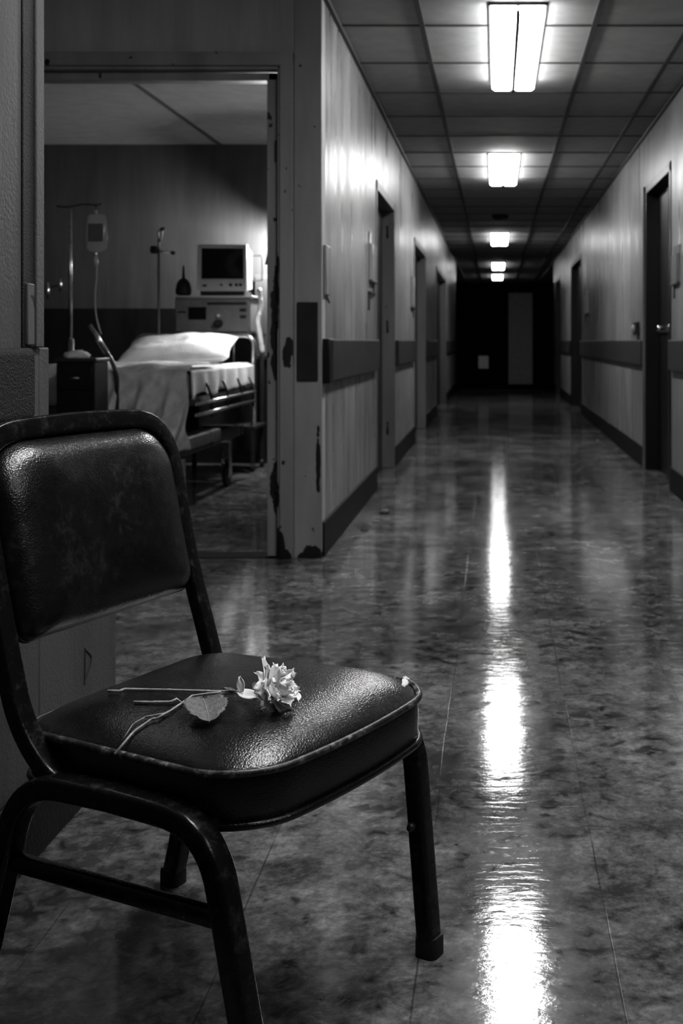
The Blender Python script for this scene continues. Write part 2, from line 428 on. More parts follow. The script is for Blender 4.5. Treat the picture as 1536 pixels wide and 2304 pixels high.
# end double doors with an open transom above
e = empty('door_%d' % dn, (0, YE, 0)); st(e, 'dark double doors closing the far end of the corridor')
fr = MB(); fr.box(XL, -.69, -.05, .08, 0, 2.06); fr.box(.90, XR, -.05, .08, 0, 2.06); fr.box(XL, XR, -.05, .08, 1.98, 2.06)
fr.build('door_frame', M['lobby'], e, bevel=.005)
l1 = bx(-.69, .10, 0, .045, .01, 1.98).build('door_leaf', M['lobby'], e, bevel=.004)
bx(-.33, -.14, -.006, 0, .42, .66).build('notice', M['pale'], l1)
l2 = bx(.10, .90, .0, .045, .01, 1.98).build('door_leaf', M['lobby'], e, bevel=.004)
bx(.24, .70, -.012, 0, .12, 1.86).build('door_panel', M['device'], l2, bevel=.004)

# ------------------------------------------------------------------ ceiling lights
def make_light(w=.245, L=1.55):
    t = empty('ceiling_light')
    fr = MB(); fr.box(-w/2-.012, w/2+.012, -L/2-.012, L/2+.012, -.014, 0); fr.build('frame', M['dmetal'], t, bevel=.003)
    for s in (-1, 1):
        prof = [(0.004, -.014), (.004, -.05), (.02, -.060), (w/2-.018, -.060), (w/2-.002, -.048), (w/2, -.014)]
        rings = []
        for y in (-L/2, -L/2+.012, L/2-.012, L/2):
            k = .6 if abs(abs(y)-L/2) < 1e-6 else 1
            rings.append([Vector((s*x, y, -.014+(z+.014)*k)) for x, z in prof])
        MB().rings(rings).build('diffuser', M['lens'], t, smooth='auto')
    bx(-.009, .009, -L/2, L/2, -.075, -.012).build('divider', M['dmetal'], t)
    return t
lt = make_light()
L = [(.10, 5.95, 'nearest ceiling light, cut by the top edge of the photo'), (.068, 10.05, 'second nearest lit twin-tube light on the corridor ceiling'),
     (.055, 16.85, 'lit ceiling light above the middle of the corridor, third in the row'), (.05, 22.9, 'small lit ceiling light, fourth in the row and upper of the far pair'),
     (.04, 26.8, 'farthest lit ceiling light, lowest of the row in view')]
for i, (x, y, lab) in enumerate(L):
    o = lt if i == 0 else copy_tree(lt); o.location = (x, y, CE)
    if i >= 2:
        for c in [c for c in bpy.data.objects if c.parent == o and c.name.startswith('diffuser')]:
            c.data = c.data.copy(); c.data.materials[0] = M['lens_third' if i == 2 else 'lens_far']
    tag(o, lab, 'ceiling light', 'ceiling lights along the corridor')
for x, y, lab in ((.10, 2.1, 'ceiling light on the corridor ceiling above the chair'), (1.45, .75, 'ceiling light over the side bay right of the chair')):
    o = copy_tree(lt); o.location = (x, y, CE); tag(o, lab, 'ceiling light', 'ceiling lights along the corridor')
    if x > 1:
        for c in o.children:
            if c.name.startswith('diffuser'): c.data = c.data.copy(); c.data.materials[0] = M['lens_bay']
sd = empty('smoke_detector', (.053, 13.9, CE)); tag(sd, 'small round black smoke detector on the corridor ceiling beyond the second light', 'smoke detector')
MB().lathe((0, 0, 0), [(0, -.05), (.07, -.05), (.10, -.03), (.105, 0)], 24).build('housing', M['rubber'], sd, smooth='auto')
MB().lathe((0, 0, 0), [(0, -.058), (.03, -.058), (.035, -.048)], 16).build('sensor', M['dmetal'], sd, smooth='auto')

# ------------------------------------------------------------------ wall fittings
def chart_holder(X, s, y, z, w, h, lab, m='pale'):
    t = empty('chart_holder', (X, y, z)); tag(t, lab, 'chart holder', 'chart holders on the corridor walls')
    q = lambda u, v: tuple(sorted((s*u, s*v)))
    b = MB(); b.box(*q(0, .006), -w/2, w/2, 0, h); b.box(*q(.015, .02), -w/2, w/2, 0, h*.75); b.box(*q(0, .02), -w/2, -w/2+.006, 0, h*.75); b.box(*q(0, .02), w/2-.006, w/2, 0, h*.75)
    b.box(*q(0, .02), -w/2, w/2, -.004, .0)
    b.build('pocket', M[m], t, bevel=.002)
    k = MB(); k.box(*q(0, .022), -w/2-.01, w/2+.01, -.022, -.004); k.box(*q(0, .01), w/2-.04, w/2-.02, -.10, -.022); k.build('bracket', M['dmetal'], t, bevel=.003)
    return t
chart_holder(XL, 1, 7.02, 1.31, .26, .28, 'chart holder just before the first dark door on the left corridor wall', 'wall')
chart_holder(XL, 1, 10.4, 1.25, .3, .36, 'chart holder before the second dark door on the left corridor wall', 'wall')
chart_holder(XR, -1, 13.9, 1.28, .42, .27, 'pale chart holder on the right wall, between the two farther doors and the near one')
chart_holder(XR, -1, 7.02, 1.30, .22, .22, 'chart holder at the right edge of the photo beside the black double door', 'device')
t = empty('wall_dispenser', (XL, 5.13, 1.14)); tag(t, 'narrow pale dispenser on the corridor wall above the guard plate corner', 'dispenser')
bx(0, .016, -.07, .07, 0, .22).build('housing', M['wall'], t, bevel=.005)
MB().tube([(0.006, 0, .0), (.012, .0, -.02), (.014, .02, -.03)], .005, 8).build('nozzle', M['dmetal'], t, smooth=True)
t = empty('wall_bracket', (XL, 6.95, 1.22)); tag(t, 'small dark bracket screwed below the chart holder on left corridor wall', 'bracket')
MB().box(0, .02, -.13, .13, 0, .014).box(0, .012, -.12, -.105, -.1, 0).build('arm', M['dmetal'], t, bevel=.002)
t = empty('light_switch', (XR, 8.94, .985)); tag(t, 'black square wall switch box left of the right-hand black door', 'switch')
bx(-.03, 0, -.10, .10, 0, .10).build('plate', M['rubber'], t, bevel=.004)
MB().lathe((-.03, 0, .05), [(.028, 0), (.026, -.012), (.014, -.02), (0, -.02)], 16, 'X').build('button', M['pale'], t, smooth=True)
# small crumbs of debris along the foot of the walls
rr = random.Random(3)
for k in range(9):
    left = k < 4
    y = rr.uniform(5.3, 7.0) if left else rr.uniform(8.6, 11.2); x = (XL+rr.uniform(.05, .16)) if left else (XR-rr.uniform(.05, .14))
    m = MB(); n = 6; r = rr.uniform(.012, .028); hgt = rr.uniform(.003, .008)
    ring = [Vector((r*rr.uniform(.6, 1.2)*math.cos(a), 1.6*r*rr.uniform(.6, 1.2)*math.sin(a), 0)) for a in [2*math.pi*i/n for i in range(n)]]
    m.rings([ring, [p+Vector((0, 0, hgt)) for p in ring]])
    o = m.build('plaster_flake', M['device'] if k % 3 else M['rail']); o.location = (x, y, .0005)
    tag(o, 'flake of fallen plaster at the foot of the left wall by the doorway corner' if left else 'flake of fallen plaster on the floor along the right-hand baseboard', 'debris', 'plaster flakes by the left wall' if left else 'plaster flakes by the right wall')

# ------------------------------------------------------------------ the chair
CO = (-.40, 1.67); TH = math.radians(-27)
chair = empty('chair', (CO[0], CO[1], 0), TH)
tag(chair, 'black padded vinyl chair with steel tube frame standing in the left foreground', 'chair')
def outline(inset=0, n=7):
    """seat outline in chair axes (x forward, y to the far side)"""
    pts = []
    cs = [(.230, .232, .085, 0), (-.197, .208, .07, 90), (-.190, -.200, .06, 180), (.222, -.212, .085, 270)]
    for cx, cy, r, a0 in cs:
        sx, sy = (1 if cx > 0 else -1), (1 if cy > 0 else -1)
        ox, oy = cx-sx*r, cy-sy*r
        for k in range(n+1):
            a = math.radians(a0+90*k/n); pts.append(Vector((ox+r*math.cos(a), oy+r*math.sin(a), 0)))
    # densify straight runs
    out = []
    for i, p in enumerate(pts):
        q = pts[(i+1) % len(pts)]; d = (q-p).length; m = max(1, int(d/.02))
        for k in range(m): out.append(p+(q-p)*k/m)
    for p in out:
        if p.x > 0: p.x += .016*(1-min(1, (p.y/.2)**2))*(p.x/.2)
    return out
OUTL = outline()
def crown(s): return .408+.038*(1-s**4.5)
rings = []
cen = Vector((0, 0, 0))
for s, z in [(.90, .338), (.985, .342), (1.0, .35), (1.004, .38), (1.0, .402), (.992, .408)]:
    rings.append([Vector((p.x*s, p.y*s, z)) for p in OUTL])
for s in (.97, .94, .9, .85, .78, .7, .6, .5, .4, .3, .2, .1, .02):
    rings.append([Vector((p.x*s, p.y*s, crown(s)+.0012*mnoise.noise(Vector((p.x*s*14, p.y*s*14, 0))))) for p in OUTL])
MB().rings(rings).build('seat', M['leather'], chair, smooth='auto')
for z, r, m in ((.4085, .0052, 'welt'), (.344, .0055, 'leather')):
    MB().tube([Vector((p.x*1.006, p.y*1.006, z)) for p in OUTL], r, 8, closed=True).build('piping', M[m], chair, smooth=True)
# worn spots of bare padding on the seat edge
def patch(pts, name, m, par):
    c = sum((Vector(p) for p in pts), Vector())/len(pts); mb = MB()
    top = [Vector(p) for p in pts]; mb.rings([[p-Vector((0, 0, .003)) for p in top], top, [c+(p-c)*.6+Vector((0, 0, .0015)) for p in top]])
    return mb.build(name, M[m], par, smooth=True)
def zc(x, y):
    # crown height at a seat point
    best = 0
    a = math.atan2(y, x)
    rad = min(OUTL, key=lambda p: abs((math.atan2(p.y, p.x)-a+math.pi) % (2*math.pi)-math.pi)).length
    s = min(1, math.hypot(x, y)/rad); return crown(s)
def loc2(px, py, z=.425):
    p = onz(px, py, z); dx, dy = p.x-CO[0], p.y-CO[1]
    return (dx*math.cos(TH)+dy*math.sin(TH), -dx*math.sin(TH)+dy*math.cos(TH))
def seatpt(px, py, lift=0):
    z = .43
    for _ in range(5):
        a, b = loc2(px, py, z); z = zc(a, b)+lift
    return Vector((a, b, z))
pp = [seatpt(*q, .0008) for q in ((905, 1523), (913, 1521), (921, 1527), (918, 1538), (910, 1545), (903, 1540))]
patch(pp, 'bare_padding', 'stuffing', chair)
pp = [Vector((.216, -.035, .409)), Vector((.232, -.03, .410)), Vector((.236, .01, .411)), Vector((.224, .012, .413)), Vector((.222, -.01, .412))]
patch(pp, 'torn_strip', 'welt', chair)
# back frame: one bent tube
tp = rsq(.022, .030, .007)
near = [(.02, -.205, .352), (-.09, -.212, .352), (-.148, -.222, .425), (-.190, -.222, .57), (-.254, -.216, .803)]
far = [(-.302, .212, .803), (-.248, .214, .56), (-.205, .212, .44), (-.17, .205, .352), (.02, .196, .352)]
path = near+[(-.287, 0, .812)]+far
rad = [.01, .06, .10, .1, .085, .3, .085, .1, .08, .05, .01]
fp = fillet(path, rad, 8)
MB().tube(fp, prof=tp, up=(0, 1, 0)) if False else None
def frame_tube(pts, prof, side):
    """sweep keeping the profile's second axis in a given direction field"""
    mb = MB(); rings = []; N = len(pts); prev = Vector(side)
    for i, p in enumerate(pts):
        t = (pts[min(i+1, N-1)]-pts[max(i-1, 0)]).normalized()
        a = (prev-t*prev.dot(t)).normalized(); prev = a; b = t.cross(a)
        rings.append([p+a*x+b*y for x, y in prof])
    return mb.rings(rings)
frame_tube(fp, rsq(.032, .024, .006), (0, 1, 0)).build('back_frame', M['steel'], chair, smooth='auto')
# backrest pad
def backline(b, z):
    n_ = -.160-(z-.42)*.245; f_ = -.212-(z-.42)*.235
    k = (b+.21)/.42; return n_*(1-k)+f_*k - .012*(1-(b/.21)**2)
pad_out = []
ZB, ZT, HB = .522, .796, .200
for cx, cz, r, a0 in ((HB, ZT, .075, 0), (-HB, ZT, .075, 90), (-HB, ZB, .03, 180), (HB, ZB, .03, 270)):
    sx, sz = (1 if cx > 0 else -1), (1 if cz > .6 else -1); ox, oz = cx-sx*r, cz-sz*r
    for k in range(9):
        a = math.radians(a0+90*k/8); pad_out.append((ox+r*math.cos(a), oz+r*math.sin(a)))
dens = []
for i, p in enumerate(pad_out):
    q = pad_out[(i+1) % len(pad_out)]; d = math.hypot(q[0]-p[0], q[1]-p[1]); m = max(1, int(d/.02))
    for k in range(m): dens.append((p[0]+(q[0]-p[0])*k/m, p[1]+(q[1]-p[1])*k/m))
zc0 = (ZB+ZT)/2; rings = []
for s, off in [(.02, -.020), (.5, -.020), (.93, -.016), (.985, -.010), (1, 0), (.99, .008), (.965, .016), (.93, .024), (.88, .032), (.8, .040), (.65, .048), (.45, .052), (.2, .054), (.02, .054)]:
    ring = []
    for b, z in dens:
        bb_, zz = b*s, zc0+(z-zc0)*s
        w = .0015*mnoise.noise(Vector((bb_*18, zz*18, 3))) if off > .02 else 0
        ring.append(Vector((backline(bb_, zz)+off+w, bb_, zz+.006*(1-(bb_/.2)**2)*(1 if z < .6 else 0)*-1)))
    rings.append(ring)
pad = MB().rings(rings).build('backrest', M['leather'], chair, smooth='auto')
MB().tube([Vector((backline(b*1.0, z)+.002, b*1.003, z)) for b, z in dens], .0045, 8, closed=True).build('piping', M['leather'], pad, smooth=True)
tuft = [Vector((backline(-.02, .792)+.006, y, .797+dz)) for y, dz in ((-.030, 0), (-.022, .004), (-.012, .003), (-.008, -.001))]
patch(tuft, 'padding_tuft', 'stuffing', chair)
# legs: two bent tubes per side, meeting under the seat
lp = rsq(.034, .030, .007)
for sgn, y0, fa, ra, bendf, bendr in ((-1, -.228, .268, -.232, .183, -.135), (1, .216, .222, -.29, .195, -.20)):
    yf = y0+sgn*.006
    for foot, bend in ((fa, bendf), (ra, bendr)):
        p = fillet([(.02, y0, .362), (bend, y0, .358), (foot, yf, .012)], [.01, .075, .01], 10)
        lg = frame_tube(p, lp, (0, 1, 0)).build('leg', M['steel'], chair, smooth='auto')
        d = Vector((foot, yf, 0)); ft = MB(); w = .021
        ft.rings([[d+Vector((x*w/.015*.9, y*w/.015*.9, z)) for x, y in rsq(.030, .030, .009)] for z in (0, .022)]+[[d+Vector((x*1.05-.0*z, y*1.05, .030)) for x, y in lp]])
        ft.build('rubber_foot', M['rubber'], lg, smooth='auto')
    if sgn < 0:
        frame_tube([Vector((-.165, y0, .245)), Vector((.212, y0, .248))], rsq(.018, .024, .006), (0, 1, 0)).build('stretcher', M['steel'], chair, smooth='auto')
for x in (.165, -.12):
    frame_tube([Vector((x, -.222, .345)), Vector((x, .212, .345))], rsq(.018, .02, .005), (1, 0, 0)).build('cross_bar', M['steel'], chair, smooth='auto')
MB().lathe((.205, .195, .20), [(0, -.006), (.006, -.006), (.007, 0), (.004, .006), (0, .006)], 12, 'Y').build('bolt', M['dmetal'], chair, smooth=True)

# ------------------------------------------------------------------ the rose and the twigs on the seat
def w2(p):  # chair axes -> world
    return Vector((CO[0]+p.x*math.cos(TH)-p.y*math.sin(TH), CO[1]+p.x*math.sin(TH)+p.y*math.cos(TH), p.z))
def sp(px, py, lift=.003): return w2(seatpt(px, py, lift))
rose = empty('rose', sp(600, 1555, 0)); OR_ = rose.location.copy()
tag(rose, 'wilting white rose with a long pale stem lying on the black chair seat', 'flower')
def stem(px, name, par, m='stem', r=.0016, origin=None):
    pts = [sp(*q) if len(q) == 3 else sp(q[0], q[1]) for q in px]
    pts = fillet(pts, .004, 3); n = len(pts)
    mb = MB().tube([p-origin for p in pts], 1, 8, radii=[r*(1+.18*math.sin(i*1.9))*(1.25 if i in (0,) else 1) for i in range(n)])
    return mb.build(name, M[m], par, smooth=True)
stem([(243, 1555), (268, 1555), (278, 1550.5), (380, 1552), (470, 1555, .006), (540, 1556, .008), (598, 1556, .014)], 'stem', rose, r=.0017, origin=OR_)
stem([(470, 1562), (530, 1560, .006), (585, 1555, .010)], 'side_stem', rose, r=.0014, origin=OR_)
def petal(base, dirv, up, ln, wd, curl, cup, seed, m, par, ruffle=.12, name='petal', n=8):
    dirv = Vector(dirv).normalized(); up = Vector(up); up = (up-dirv*up.dot(dirv)).normalized(); side = dirv.cross(up)
    rs = random.Random(seed); ph = rs.uniform(0, 6)
    def fn(u, v):
        x = (v-.5)*2; prof = math.sin(math.pi*min(1, (u*.82+.10)))**.7
        if u > .85: prof *= 1-(u-.85)*1.2
        wdt = wd*prof*x
        hgt = cup*wd*x*x + curl*ln*u*u + ruffle*wd*math.sin(ph+x*5+u*4)*u*u
        l = ln*u*(1-.10*x*x*u) + (.05*ln*math.sin(ph*2+x*9) if u > .8 else 0)
        return Vector(base)+dirv*l+side*wdt+up*hgt
    return MB().grid(fn, n, n).build(name, M[m], par, smooth=True, solid=.0005)
# bloom: axis points right, a little towards the camera and up
ax = Vector((.90, -.28, .33)).normalized()
B0 = sp(598, 1556, .018)-OR_
t1 = ax.cross(Vector((0, 0, 1))).normalized(); t2 = t1.cross(ax).normalized()
cnt = 0
for ring, (n, spread, ln, wd, curl, cup) in enumerate([(5, .15, .034, .011, -.1, .5), (7, .38, .037, .013, -.1, .4), (8, .65, .038, .014, .0, .35), (9, .98, .038, .012, .12, .28), (9, 1.30, .036, .012, .2, .15), (6, .5, .028, .008, -.1, .5)]):
    for k in range(n):
        a = 2*math.pi*k/n+ring*.6+R.uniform(-.15, .15); s = spread+R.uniform(-.12, .12)
        rad = t1*math.cos(a)+t2*math.sin(a); d = ax*math.cos(s)+rad*math.sin(s)
        b = B0+rad*(.002+.0008*ring)+ax*.004
        # keep low petals above the seat
        ll = ln*R.uniform(.85, 1.15)
        tipz = (b+d*ll).z+OR_.z
        if tipz < .443: d = (d+Vector((0, 0, (.443-tipz)/ll))).normalized()
        petal(b, d, -rad*math.cos(s)+ax*math.sin(s), ll, wd*R.uniform(.85, 1.1), curl*-1 if 2 < ring < 5 else -curl, cup, cnt, 'petal', rose, .24); cnt += 1
# drooping outer petals
for px, dz, d, l, w in ((( 612, 1565), .012, (.12, -.8, -.12), .027, .010), ((630, 1568), .014, (.55, -.8, -.12), .034, .0115), ((645, 1562), .016, (.75, -.7, -.14), .028, .010), ((610, 1530), .022, (-.45, .7, .25), .022, .007), ((600, 1572), .008, (-.3, -.7, .0), .018, .005)):
    petal(sp(px[0], px[1], dz)-OR_, d, (0, 0, 1), l, w, .02, .35, cnt, 'petal', rose, .18); cnt += 1
# calyx and dark sepals
MB().lathe((0, 0, 0), [(.002, -.006), (.006, -.002), (.0085, .004), (.007, .010)], 12).build('calyx', M['sepal'], rose, smooth=True)
cal = [o for o in rose.children if o.name.startswith('calyx')][0]
cal.location = B0; cal.rotation_euler = ax.to_track_quat('Z', 'Y').to_euler()
for k in range(5):
    a = k*1.26+.4; rad = t1*math.cos(a)+t2*math.sin(a)
    petal(B0, (rad*1.0-ax*.15), ax, .016, .0035, -.25, .2, 50+k, 'sepal', rose, .1, 'sepal', 5)
# withered pale leaf pair halfway down the stem
petal(sp(538, 1556, .010)-OR_, (.80, -.50, -.10), (0, -.5, 1), .036, .0095, .02, .12, 71, 'petal', rose, .2, 'withered_leaf')
petal(sp(544, 1558, .010)-OR_, (-.25, .3, .9), (-.3, -.9, .3), .022, .0065, -.15, .15, 72, 'petal', rose, .2, 'withered_leaf')
petal(sp(530, 1556, .009)-OR_, (-.9, .25, .12), (0, 0, 1), .020, .004, .05, .4, 73, 'leaf', rose, .2, 'withered_leaf')
petal(sp(575, 1553, .012)-OR_, (-.2, .8, .3), (0, 0, 1), .016, .005, .1, .3, 74, 'sepal', rose, .2, 'withered_leaf')

tw = empty('leafy_twig', sp(430, 1568, 0)); O2 = tw.location.copy()
tag(tw, 'thin forked twig with one broad dried leaf, below the rose stem on the seat', 'twig')
stem([(258, 1661), (300, 1643), (342, 1624), (352, 1622)], 'stem', tw, r=.0014, origin=O2)
stem([(352, 1623), (385, 1598), (410, 1581), (432, 1565, .006), (470, 1560, .008), (497, 1557, .008)], 'stem', tw, r=.0014, origin=O2)
stem([(323, 1621), (345, 1611), (376, 1603)], 'side_stem', tw, r=.0009, origin=O2)
stem([(278, 1645), (300, 1632), (325, 1620)], 'side_stem', tw, r=.0006, origin=O2)
stem([(425, 1578, .004), (440, 1573, .007), (458, 1571, .01)], 'petiole', tw, r=.0012, origin=O2)
lb_, lt_ = sp(456, 1572, .013)-O2, sp(471, 1632, .007)-O2
d = lt_-lb_; sd_ = Vector((0, 0, 1)).cross(d).normalized(); ll = d.length
def leaf(u, v):
    x = (v-.5)*2; prof = (math.sin(math.pi*(u**.75)))**.55 if 0 < u < 1 else .02
    wz = .0285*prof*(1+.10*(abs(((u*11) % 1)-.5)*2-.5)*abs(x)**2)
    z = .004*math.sin(math.pi*u)+.005*abs(x)**1.4*(1-u*.4)-.0012*math.cos(abs(x)*6+u*26)*abs(x)
    return lb_+d*u+sd_*(wz*x)+Vector((0, 0, z))
lf = MB().grid(leaf, 22, 16).build('leaf', M['leaf'], tw, smooth=True, solid=.0005)
MB().tube([leaf(k/10, .5)+Vector((0, 0, .0006)) for k in range(11)], 1, 6, radii=[.0007*(1-k/14) for k in range(11)]).build('midrib', M['stem'], lf, smooth=True)
ct = empty('cut_stem', sp(300, 1579, 0)); O3 = ct.location.copy()
tag(ct, 'short bare cut stem lying between the rose stem and the leafy twig', 'stem')
stem([(301, 1580), (340, 1580), (385, 1579), (398, 1572, .005)], 'stem', ct, r=.0016, origin=O3)
stem([(396, 1571, .005), (408, 1580, .003)], 'thorn', ct, 'stem', .0008, O3)

# ------------------------------------------------------------------ patient room
BX0, BX1, BY0, BY1, BT = -2.52, -1.68, 6.30, 8.02, .78
bed = empty('hospital_bed', ((BX0+BX1)/2, (BY0+BY1)/2, 0)); ob = bed.location.copy()
tag(bed, 'old metal hospital bed on casters in the dim patient room', 'bed')
def rel(mb, o): mb.v = [tuple(Vector(v)-o) for v in mb.v]; return mb
def part(mb, name, m, par, o, **k): return rel(mb, o).build(name, M[m], par, **k)
part(bx(BX0+.02, BX1-.02, BY0+.02, BY1-.03, BT-.15, BT-.01), 'mattress', 'cloth', bed, ob, bevel=.03)
fr = MB(); fr.box(BX0, BX1, BY0, BY1, BT-.20, BT-.152); part(fr, 'deck', 'dmetal', bed, ob, bevel=.006)
fr = MB()
for x in (BX0+.08, BX1-.12): fr.box(x, x+.05, BY0+.0, BY1, .29, .36)
for y in (BY0+.02, BY0+.8, BY1-.1): fr.box(BX0+.08, BX1-.07, y, y+.05, .29, .36)
fr.box(BX0+.25, BX1-.25, BY0+.35, BY0+.42, .3, BT-.2); fr.box(BX0+.25, BX1-.25, BY1-.5, BY1-.43, .3, BT-.2)
fr.tube([(BX0+.3, BY0+.3, .36), (BX0+.3, BY0+.9, BT-.2)], .02, 8); fr.tube([(BX1-.3, BY0+.3, .36), (BX1-.3, BY0+.9, BT-.2)], .02, 8)
part(fr, 'lower_frame', 'dmetal', bed, ob, bevel=.004)
part(bx(BX1-.14, BX1-.02, BY0+.02, BY0+.85, .33, .40), 'drive_box', 'device', bed, ob, bevel=.01)
hb = fillet([(BX0+.02, BY1+.01, .35), (BX0+.02, BY1+.01, .975), (BX1+.0, BY1+.01, .975), (BX1+.0, BY1+.01, .35)], .07, 8)
part(MB().tube(hb, .016, 12), 'headboard', 'chrome', bed, ob, smooth=True)
hb2 = MB()
for k in range(1, 6): hb2.tube([(BX0+.14*k, BY1+.01, .62), (BX0+.14*k, BY1+.01, .97)], .006, 8)
hb2.tube([(BX0+.02, BY1+.01, .62), (BX1, BY1+.01, .62)], .01, 8)
part(hb2, 'headboard_bars', 'dmetal', bed, ob, smooth=True)
fb = fillet([(BX0+.02, BY0-.02, .35), (BX0+.02, BY0-.02, .74), (BX1-.02, BY0-.02, .74), (BX1-.02, BY0-.02, .35)], .05, 6)
part(MB().tube(fb, .014, 10), 'footboard', 'dmetal', bed, ob, smooth=True)
sr = MB()
for z in (.592, .532): sr.tube([(BX1+.045, BY0+.0, z), (BX1+.045, 7.85, z+.003)], .010, 10)
part(sr, 'side_rail', 'chrome', bed, ob, smooth=True)
for y in (6.65, 7.05, 7.45, 7.8):
    part(MB().tube([(BX1+.045, y, .50), (BX1+.045, y, .62), (BX1+.02, y-.02, .70)], .008, 8), 'rail_post', 'dmetal', bed, ob, smooth=True)
for x, y in ((BX1-.06, BY0+.05), (BX1-.06, BY1-.55), (BX0+.08, BY0+.05), (BX0+.08, BY1-.55)):
    fk = MB().box(x-.028, x-.02, y-.035, y+.035, .07, .19).box(x+.02, x+.028, y-.035, y+.035, .07, .19).box(x-.028, x+.028, y-.035, y+.035, .18, .29)
    fk = part(fk, 'caster', 'chrome', bed, ob, bevel=.003)
    part(MB().lathe((x, y, .075), [(0, -.017), (.06, -.017), (.075, -.010), (.075, .010), (.06, .017), (0, .017)], 24, 'X'), 'wheel', 'rubber', fk, ob, smooth='auto')
    part(MB().lathe((x, y, .075), [(0, -.021), (.022, -.021), (.024, .021), (0, .021)], 14, 'X'), 'hub', 'pale', fk, ob, smooth='auto')
hbp = [at(202, 735, 6.2), at(252, 812, 6.2), at(263, 845, 6.2), at(262, 1010, 6.2)]
part(MB().tube(fillet(hbp, .05, 6), .012, 10), 'hand_bar', 'dmetal', bed, ob, smooth=True)
part(MB().tube([hbp[0]+Vector((-.003, 0, .006)), hbp[0]+(hbp[1]-hbp[0])*.75], .014, 10), 'hand_grip', 'chrome', bed, ob, smooth=True)

def nz(x, y, z=0, s=1): return mnoise.noise(Vector((x*s, y*s, z)))
# bottom sheet over the mattress, hanging on the right side
def sheet(u, v):
    Y = BY0+.03+(BY1-.06-BY0)*u
    W = BX1-BX0; t = v*(W+.22)
    if t < W-.02: X = BX0+t; Z = BT+.004+.012*nz(X, Y, 1, 7)+.005*nz(X, Y, 2, 20)
    else:
        q = (t-W+.02); drop = min(q, .20)
        X = BX0+W+.004+.010*math.sin(Y*24+2*nz(Y, 0, 0, 3))*(q/.2)+.006; Z = BT-.85*drop*(.8+.25*nz(Y, 5, 0, 3.5))
    return Vector((X, Y, Z))
sh = MB().grid(sheet, 90, 60).build('bed_sheet', M['cloth'], smooth=True, solid=.003)
tag(sh, 'rumpled white sheet stretched over the hospital bed mattress', 'sheet')
# grey blanket over the foot of the bed, falling in pleats at the foot-right corner
def blanket(u, v):
    X = BX0+.05+(BX1+.012-BX0-.05)*v
    top = 1.05*(.55+.45*(1-v))+.05*nz(X, 1, 0, 4)
    low = .60-(.26)*max(0, min(1, (X+2.15)/.38))
    low += .012*math.sin(X*40)
    drop = BT-low
    s = u*(top+drop)
    if s < top:
        Y = BY0+.03+(top-s); Z = BT+.018+.016*nz(X, Y, 5, 5)+.010*abs(math.sin((X*9+Y*5)+2*nz(X, Y, 0, 3)))
        if s > top-.05: Z -= (s-top+.05)**2*6
    else:
        q = s-top; f = min(1, q/.2)
        Y = BY0-.06-.03*f-(.05*math.sin((X+.45*q)*44+2.0*nz(X, q, 0, 3))+.008*math.sin(X*85+q*3))*f
        Z = BT-q
        X += .05*q*math.sin(v*2.4)
    return Vector((X, Y, Z))
bl = MB().grid(blanket, 90, 110).build('blanket', M['blanket'], smooth=True, solid=.004)
tag(bl, 'grey pleated blanket hanging off the foot of the hospital bed', 'blanket')
# pillow
pw, pd, ph_ = .36, .24, .085
rg = []
def pil(u, v):
    a = (u-.5)*2; b = (v-.5)*2
    return a, b
mb = MB()
for sgn in (1, -1):
    def fn(u, v, sgn=sgn):
        a, b = (u-.5)*2, (v-.5)*2
        ed = ((1-abs(a)**3.0)*(1-abs(b)**3.0))**.5 if abs(a) < 1 and abs(b) < 1 else 0
        z = sgn*ph_*ed+(.014*nz(a, b, sgn*3, 2.2)+.006*nz(a, b, 9, 7))*ed
        pin = 1-.07*(1-abs(b))*abs(a)**3
        return Vector((a*pw*pin, b*pd*(1-.07*(1-abs(a))*abs(b)**3), z))
    mb.grid(fn if sgn > 0 else (lambda u, v, f=fn: f(v, u)), 40, 40)
pl = mb.build('pillow', M['cloth'], smooth=True); pl.location = (-2.10, 7.66, BT+.098); pl.rotation_euler = (math.radians(16), math.radians(-3), math.radians(4))
tag(pl, 'plump creased white pillow at the head of the hospital bed', 'pillow')

# equipment cart with devices, behind the bed head
EY = 8.3
cart = empty('equipment_cart', (-1.98, EY+.15, 0)); oc = cart.location.copy()
tag(cart, 'dark equipment cart behind the bed head carrying monitor and grey device', 'cart')
def T(px, py, Y=EY): return at(px, py, Y)
for z in (.975, .305): part(bx(-2.27, -1.72, EY-.02, EY+.36, z, z+.025), 'shelf', 'dmetal', cart, oc, bevel=.004)
for x in (-2.25, -1.745):
    for y in (EY, EY+.33): part(MB().box(x-.012, x+.012, y-.012, y+.012, .06, 1.0), 'post', 'dmetal', cart, oc, bevel=.002)
for x in (-2.25, -1.745):
    for y in (EY, EY+.33): part(MB().lathe((x, y, .03), [(0, -.012), (.03, -.012), (.03, .012), (0, .012)], 16, 'X'), 'wheel', 'rubber', cart, oc, smooth='auto')
a, b = T(393, 741), T(563, 670)
v0 = Vector((0, EY, 1.0)); vent = empty('ventilator', ((a.x+b.x)/2, EY+.14, 1.0)); ov = vent.location.copy()
tag(vent, 'wide grey medical device with small dark display, under the monitor', 'medical device')
part(bx(a.x, b.x, EY, EY+.30, 1.0, b.z), 'body', 'device', vent, ov, bevel=.012)
part(bx(a.x-.0, b.x+.02, EY-.01, EY+.31, b.z+.001, b.z+.016), 'top_plate', 'monitor', vent, ov, bevel=.004)
def face(px0, px1, py0, py1, dep, name, m, par, o, Y=EY, bev=.003):
    p, q = at(px0, py1, Y), at(px1, py0, Y); return part(bx(p.x, q.x, Y-dep, Y+.002, p.z, q.z), name, m, par, o, bevel=bev)
